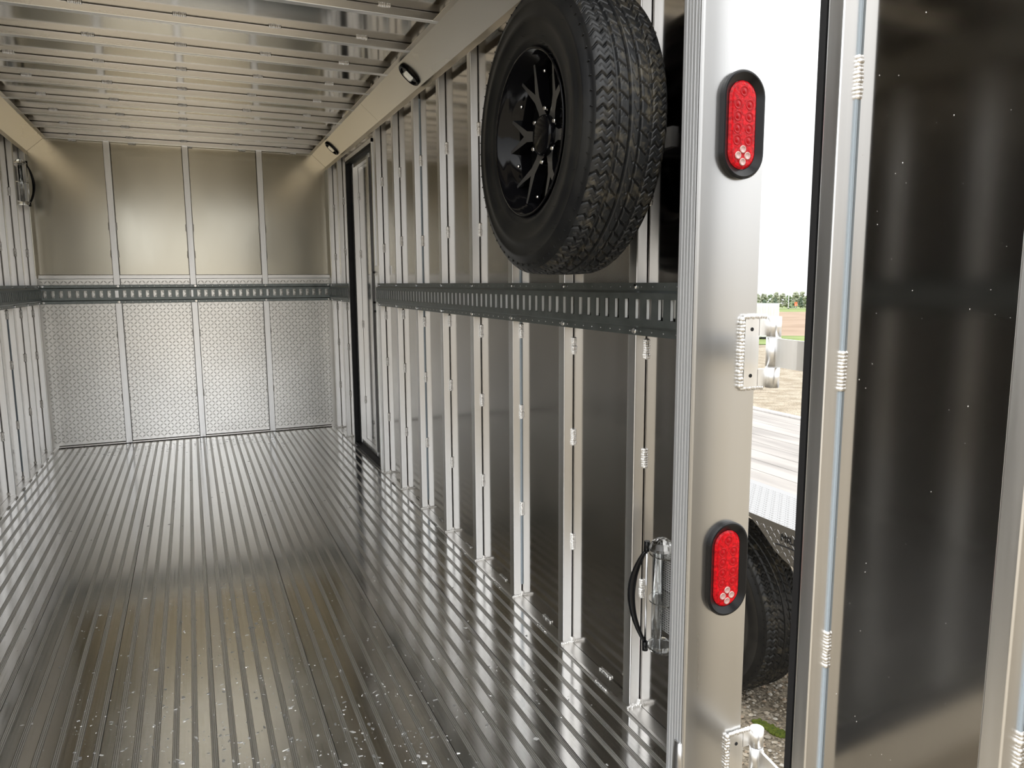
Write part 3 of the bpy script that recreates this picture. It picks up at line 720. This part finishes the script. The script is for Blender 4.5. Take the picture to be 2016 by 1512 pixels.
# loose gravel near the post foot
mb = MB(); rnd = random.Random(5)
STN = [mat('stone_a', (.52, .46, .37), .9), mat('stone_b', (.38, .34, .28), .9), mat('stone_c', (.60, .57, .51), .9), mat('stone_d', (.42, .33, .24), .9)]
for i in range(4200):
    x = rnd.uniform(.12, 1.5); y = rnd.uniform(-.45, 1.1); s_ = rnd.choice((.004, .005, .007, .009, .012)) * rnd.uniform(.8, 1.3)
    if abs(x-1.055) < .04 and .47 < y < .64: continue
    m = rnd.choice(STN); z = G(x, y)+s_*.25; rot = rnd.uniform(0, PI)
    V = []
    for p in ((1, 0, 0), (.3, .8, .1), (-.6, .6, 0), (-.9, -.1, .1), (-.3, -.8, 0), (.7, -.6, .05)):
        q = Vector(p)*s_*rnd.uniform(.75, 1.2); V.append(mb.bm.verts.new((x+q.x*math.cos(rot)-q.y*math.sin(rot), y+q.x*math.sin(rot)+q.y*math.cos(rot), z+q.z)))
    T_ = mb.bm.verts.new((x+rnd.uniform(-.2, .2)*s_, y+rnd.uniform(-.2, .2)*s_, z+s_*.55)); B_ = mb.bm.verts.new((x, y, z-s_*.5))
    for k in range(6): mb.face([V[k], V[(k+1) % 6], T_], m); mb.face([V[(k+1) % 6], V[k], B_], m)
tag(mb.build('gravel_stones'), 'loose beige gravel stones on the ground beside the rear post', 'gravel', kind='stuff')
MOSS = mat('moss', (.075, .11, .012), .9, bump=1, bscale=(300, 300, 300), tint=(.14, .17, .02), vscale=(80, 80, 80))
mb = MB()
for i in range(260):
    a = rnd.random(); x = 1.035+.038*a+rnd.gauss(0, .010); y = .615-.125*a+rnd.gauss(0, .006); mb.ball((x, y, G(x, y)+.004), .010, .009, .009*rnd.uniform(.6, 1.2), MOSS, 6, 4)
tag(mb.build('moss_patch'), 'green moss strip growing in the gravel beyond the lower hinge', 'moss', kind='stuff')

# neighbouring flatbed trailer
FX = 1.0; FZ = .25
ft = empty('flatbed_trailer', (FX, .6, -.6)); tag(ft, 'flatbed utility trailer with wooden deck and tread plate fender, parked alongside', 'trailer')
FM = Matrix.Translation((-FX, -.6, .6))
WOOD = mat('weathered_deck_wood', (.31, .29, .27), .75, var=.22, vscale=(9, 1.2, 2), bump=.3, bscale=(60, 4, 4))
FTP = mat('fender_tread_plate', (.36, .36, .36), .32, 1)
def loc(o): o.matrix_parent_inverse = Matrix(); return o
nb = 9; wx0, wx1 = FX+.36, FX+1.72
for i in range(nb):
    a = wx0+(wx1-wx0)*i/nb; b = wx0+(wx1-wx0)*(i+1)/nb-.004
    mb = MB(); mb.box(a, b, -1.6, 3.4, FZ-.035, FZ-.003, WOOD, FM); mb.build('deck_board', ft)
mb = MB(); mb.box(wx1, wx1+.05, -1.6, 3.4, FZ-.10, FZ+.01, ALU, FM); mb.build('side_rail', ft)
mb = MB(); mb.box(wx0-.05, wx0, -1.6, 3.4, FZ-.10, FZ-.006, ALU, FM); mb.build('side_rail', ft)
mb = MB(); mb.box(FX, wx0-.004, -.95, 1.55, FZ-.004, FZ, FTP, FM); lozenges(mb, FTP, FM @ Vector((FX, 1.55, FZ)), (0, -1, 0), (1, 0, 0), 2.5, .335, .030, .011, .003, .0018)
mb.build('fender_top', ft)
# skirt between the tandem wheels with cut lettering
sk = [(1.6, FZ), (1.6, .18), (.90, .245), (.655, .230), (.600, .200), (.545, .160), (.51, .135), (.455, .112), (.40, .098), (.34, .085), (.25, .078), (.16, .085), (.06, .10), (-.0, .12), (-.12, .19), (-.2, .225), (-.95, .245), (-.95, FZ)]
mb = MB(); mb.prism(sk, 'x', FX-.003, FX, FTP, FM)
def inside(y, z):
    zz = None
    for (a, za), (b, zb) in zip(sk[1:-1], sk[2:-1]):
        if b <= y <= a: zz = za+(zb-za)*((y-a)/(b-a) if a != b else 0)
    return zz is not None and z > zz+.010
lozenges(mb, FTP, FM @ Vector((FX-.003, 1.0, .07)), (0, -1, 0), (0, 0, 1), 1.6, .175, .028, .0105, .0028, .0016, skip=lambda cx, cz: inside(1.0-cx, .07+cz))
skirt = mb.build('fender_skirt', ft)
cu = bpy.data.curves.new('MILL', 'FONT'); cu.body = 'MILL'; cu.size = .040; cu.extrude = .0006; cu.offset = 0; cu.space_character = 1.12
tmp = bpy.data.objects.new('tmp', cu); C.objects.link(tmp); dg = bpy.context.evaluated_depsgraph_get(); dg.update()
me = bpy.data.meshes.new_from_object(tmp.evaluated_get(dg)); bpy.data.objects.remove(tmp)
me.materials.clear(); me.materials.append(DARK)
o = link('cut_lettering', me, skirt); o['label'] = 'dark cut letters MILL'
o.matrix_local = FM @ Matrix.Translation((FX-.0056, .483, .188)) @ Matrix(((0, 0, -1, 0), (-1, 0, 0, 0), (0, 1, 0, 0), (0, 0, 0, 1)))
mb = MB(); mb.tube([(FX-.005, .508-.012*i, .163+.030*math.sin(min(1, (i+1)/16)*PI*.55)-.0022*i) for i in range(22)], .0022, DARK, 6); 
for v in mb.bm.verts: v.co = FM @ v.co
mb.build('cut_arc', skirt)
def wheel_parts(cyy):
    R = .40; zc = G(1.15, cyy)+R-.004
    c = Vector((1.16-FX, cyy-.6, zc+.6))
    w_ = empty('wheel', c); w_.parent = ft
    tyre(w_, R, .235, .205, 9, False)
    mb = MB(); mb.lathe([(.208, .098), (.213, .103), (.207, .106), (.198, .098), (.192, .07), (.185, .02), (.17, .015), (.10, .05), (.0002, .055)], (0, 0, 0), (-1, 0, 0), SILVER, 64); mb.build('rim', w_)
wheel_parts(.985)

# white ribbed cargo trailer body far off
wt = empty('white_trailer', gpt(38.5, -.25)); wt.rotation_euler = (0, 0, math.radians(-46.5)); tag(wt, 'white ribbed trailer body standing at the yard edge before the brown field', 'trailer')
mb = MB(); mb.box(-6, 0, 0, 2.2, .12, 1.72, WHITEP)
for i in range(24): mb.box(-6+i*.25, -6+i*.25+.10, -.03, 0, .15, 1.66, WHITEP)
mb.build('ribbed_body', wt)
mb = MB(); mb.box(-.05, .12, -.02, 2.2, .12, .60, WHITEP); mb.build('rear_bumper', wt)
for y in (.15, 1.8):
    mb = MB(); mb.cyl((-.5, y-.1, .18), (-.5, y+.12, .18), .2, .2, BLACKR, 20); mb.build('wheel', wt)

# trees beyond the road, sign and poles
def treemat(n_, c): return mat(n_, c, .9, tint=tuple(x*1.45 for x in c), vscale=(.8, .8, .8))
TG = [treemat('leaf_dark', (.085, .115, .08)), treemat('leaf_mid', (.15, .19, .11)), treemat('leaf_pale', (.22, .235, .17))]  # mid and pale leaf colours have distance haze mixed in, lighter and greyer
BARK = mat('bark', (.10, .08, .06), .9)
specs = []
for i in range(13):
    specs.append((330+12*math.sin(i*2.1), -15+i*2.5, (6.4, 5.4, 6.0)[i % 3]+.4*math.sin(i*1.7), (2, 1, 2)[i % 3], 3.2))
for i, s_ in enumerate((-6.5, -2.5, 6.5, 10.0)): specs.append((300, s_, (3.2, 3.9, 4.3, 3.7)[i], 0, 1.8))
for i, s_ in enumerate((-9.0, 3.4)): specs.append((290, s_, 2.2, 1, 2.4))
for i, (r_, s_, h_, mi_, wd_) in enumerate(specs):
    b = gpt(r_, s_); t = empty('distant_tree', b)
    kind = 0 if i < 13 else (1 if i < 17 else 2); j = i-(0, 13, 17)[kind]
    tag(t, ('pale broadleaf tree across the far road, %s from the rear post', 'dark conifer before the pale trees across the road, %s from the rear post', 'low round bush across the far road, %s from the rear post')[kind] % ORD[j], 'tree' if kind < 2 else 'bush', ('pale trees across the far road', 'dark conifers across the far road', 'bushes across the far road')[kind])
    mb = MB(); rn = random.Random(i)
    for q in range(90):
        fz = rn.uniform(.08, .95); rr = wd_*(1-fz)**.5*(.9 if kind != 1 else .7); a = rn.uniform(0, 2*PI); d_ = rr*rn.uniform(.2, .9); k_ = rn.uniform(.07, .20)*wd_
        mb.ball((d_*math.cos(a), d_*math.sin(a), fz*h_), k_, k_, k_*rn.uniform(.7, 1.), TG[mi_], 6, 4)
    mb.build('foliage', t)
    mb = MB(); mb.cyl((0, 0, -.1), (0, 0, h_*.5), .18, .1, BARK, 6); mb.build('trunk', t)
t = empty('light_pole', gpt(262, 1.9)); tag(t, 'thin white pole beside the far road', 'pole')
mb = MB(); mb.cyl((0, 0, 0), (0, 0, 5.2), .13, .10, WHITEP, 8); mb.build('pole_shaft', t); mb = MB(); mb.box(-.2, .2, -.2, .2, 0, .2, WHITEP); mb.build('pole_base', t)
OR = mat('orange_sign', (.65, .16, .06), .6)
t = empty('road_sign', gpt(262, 4.2)); tag(t, 'small orange road sign beside the far road', 'sign')
mb = MB(); mb.cyl((0, 0, 0), (0, 0, 1.6), .06, .06, WHITEP, 6); mb.build('sign_post', t); mb = MB(); mb.box(-.45, .45, -.04, .0, .9, 2.2, OR, Matrix.Rotation(math.radians(-43.5), 4, 'Z')); mb.build('sign_plate', t)
t = empty('delineator', gpt(262, -3.7)); tag(t, 'small white marker post beside the far road', 'post')
mb = MB(); mb.cyl((0, 0, 0), (0, 0, 1.2), .07, .07, WHITEP, 6); mb.build('marker_shaft', t); mb = MB(); mb.box(-.35, .35, -.05, 0, 1.0, 1.6, WHITEP, Matrix.Rotation(math.radians(-43.5), 4, 'Z')); mb.build('marker_plate', t)

# ------------------------------------------------------------------ metal flakes and dirt on the floor
mb = MB(); rnd = random.Random(12)
cl = [(-1.62, .15), (-1.3, .5), (-1.0, .1), (-.85, .45), (-.7, .1), (-1.15, .25), (-.95, -.1), (-.6, .2), (-1.35, -.15), (-1.0, .9)]
for i in range(1900):
    if rnd.random() < .6: c_ = rnd.choice(cl); x = c_[0]+rnd.gauss(0, .13); y = c_[1]+rnd.gauss(0, .16)
    else: x = rnd.uniform(-W+.05, -.08); y = rnd.uniform(REAR+.02, 1.5)
    if not (-W+.03 < x < -.03 and y > REAR+.01): continue
    s_ = rnd.choice((.0012, .0015, .002, .002, .003, .0045, .0065))*rnd.uniform(.7, 1.3); rot = rnd.uniform(0, PI); e = rnd.uniform(.15, .7)
    n = rnd.randint(4, 7); m = FLAKE if rnd.random() < .35 else FLAKED
    V = []
    for k in range(n):
        a = 2*PI*k/n; px, py = s_*math.cos(a)*rnd.uniform(.35, 1.5), s_*e*math.sin(a)*rnd.uniform(.35, 1.5)
        V.append((x+px*math.cos(rot)-py*math.sin(rot), y+px*math.sin(rot)+py*math.cos(rot)))
    A_ = [mb.bm.verts.new((a, b, .0002)) for a, b in V]; tz = rnd.uniform(0, .0012)
    B_ = [mb.bm.verts.new((a, b, .0005+tz*(k % 2))) for k, (a, b) in enumerate(V)]
    for k in range(n): mb.face([A_[k], A_[(k+1) % n], B_[(k+1) % n], B_[k]], m)
    mb.face(B_, m)
tag(mb.build('metal_flakes'), 'bright metal flakes and shavings scattered on the aluminum floor', 'shavings', kind='stuff')
DIRT = mat('dirt', (.03, .026, .022), .9)
mb = MB()
for i in range(260):
    x = rnd.uniform(-1.9, -.3); y = 4.28-.10*(x+1)+rnd.gauss(0, .13) if rnd.random() < .75 else rnd.uniform(2.2, 4.4)
    if y > L-.05: continue
    s_ = rnd.uniform(.0015, .008); rot = rnd.uniform(-.4, .4); e = rnd.uniform(.2, .6); n = 6
    V = [(x+s_*math.cos(2*PI*k/n)*rnd.uniform(.6, 1.3), y+s_*e*math.sin(2*PI*k/n)*rnd.uniform(.6, 1.3)) for k in range(n)]
    A_ = [mb.bm.verts.new((a, b, .0001)) for a, b in V]; B_ = [mb.bm.verts.new((a, b, .0005)) for a, b in V]
    for k in range(n): mb.face([A_[k], A_[(k+1) % n], B_[(k+1) % n], B_[k]], DIRT)
    mb.face(B_, DIRT)
tag(mb.build('dirt_crumbs'), 'dark dirt crumbs scattered on the floor near the front wall', 'dirt', kind='stuff')
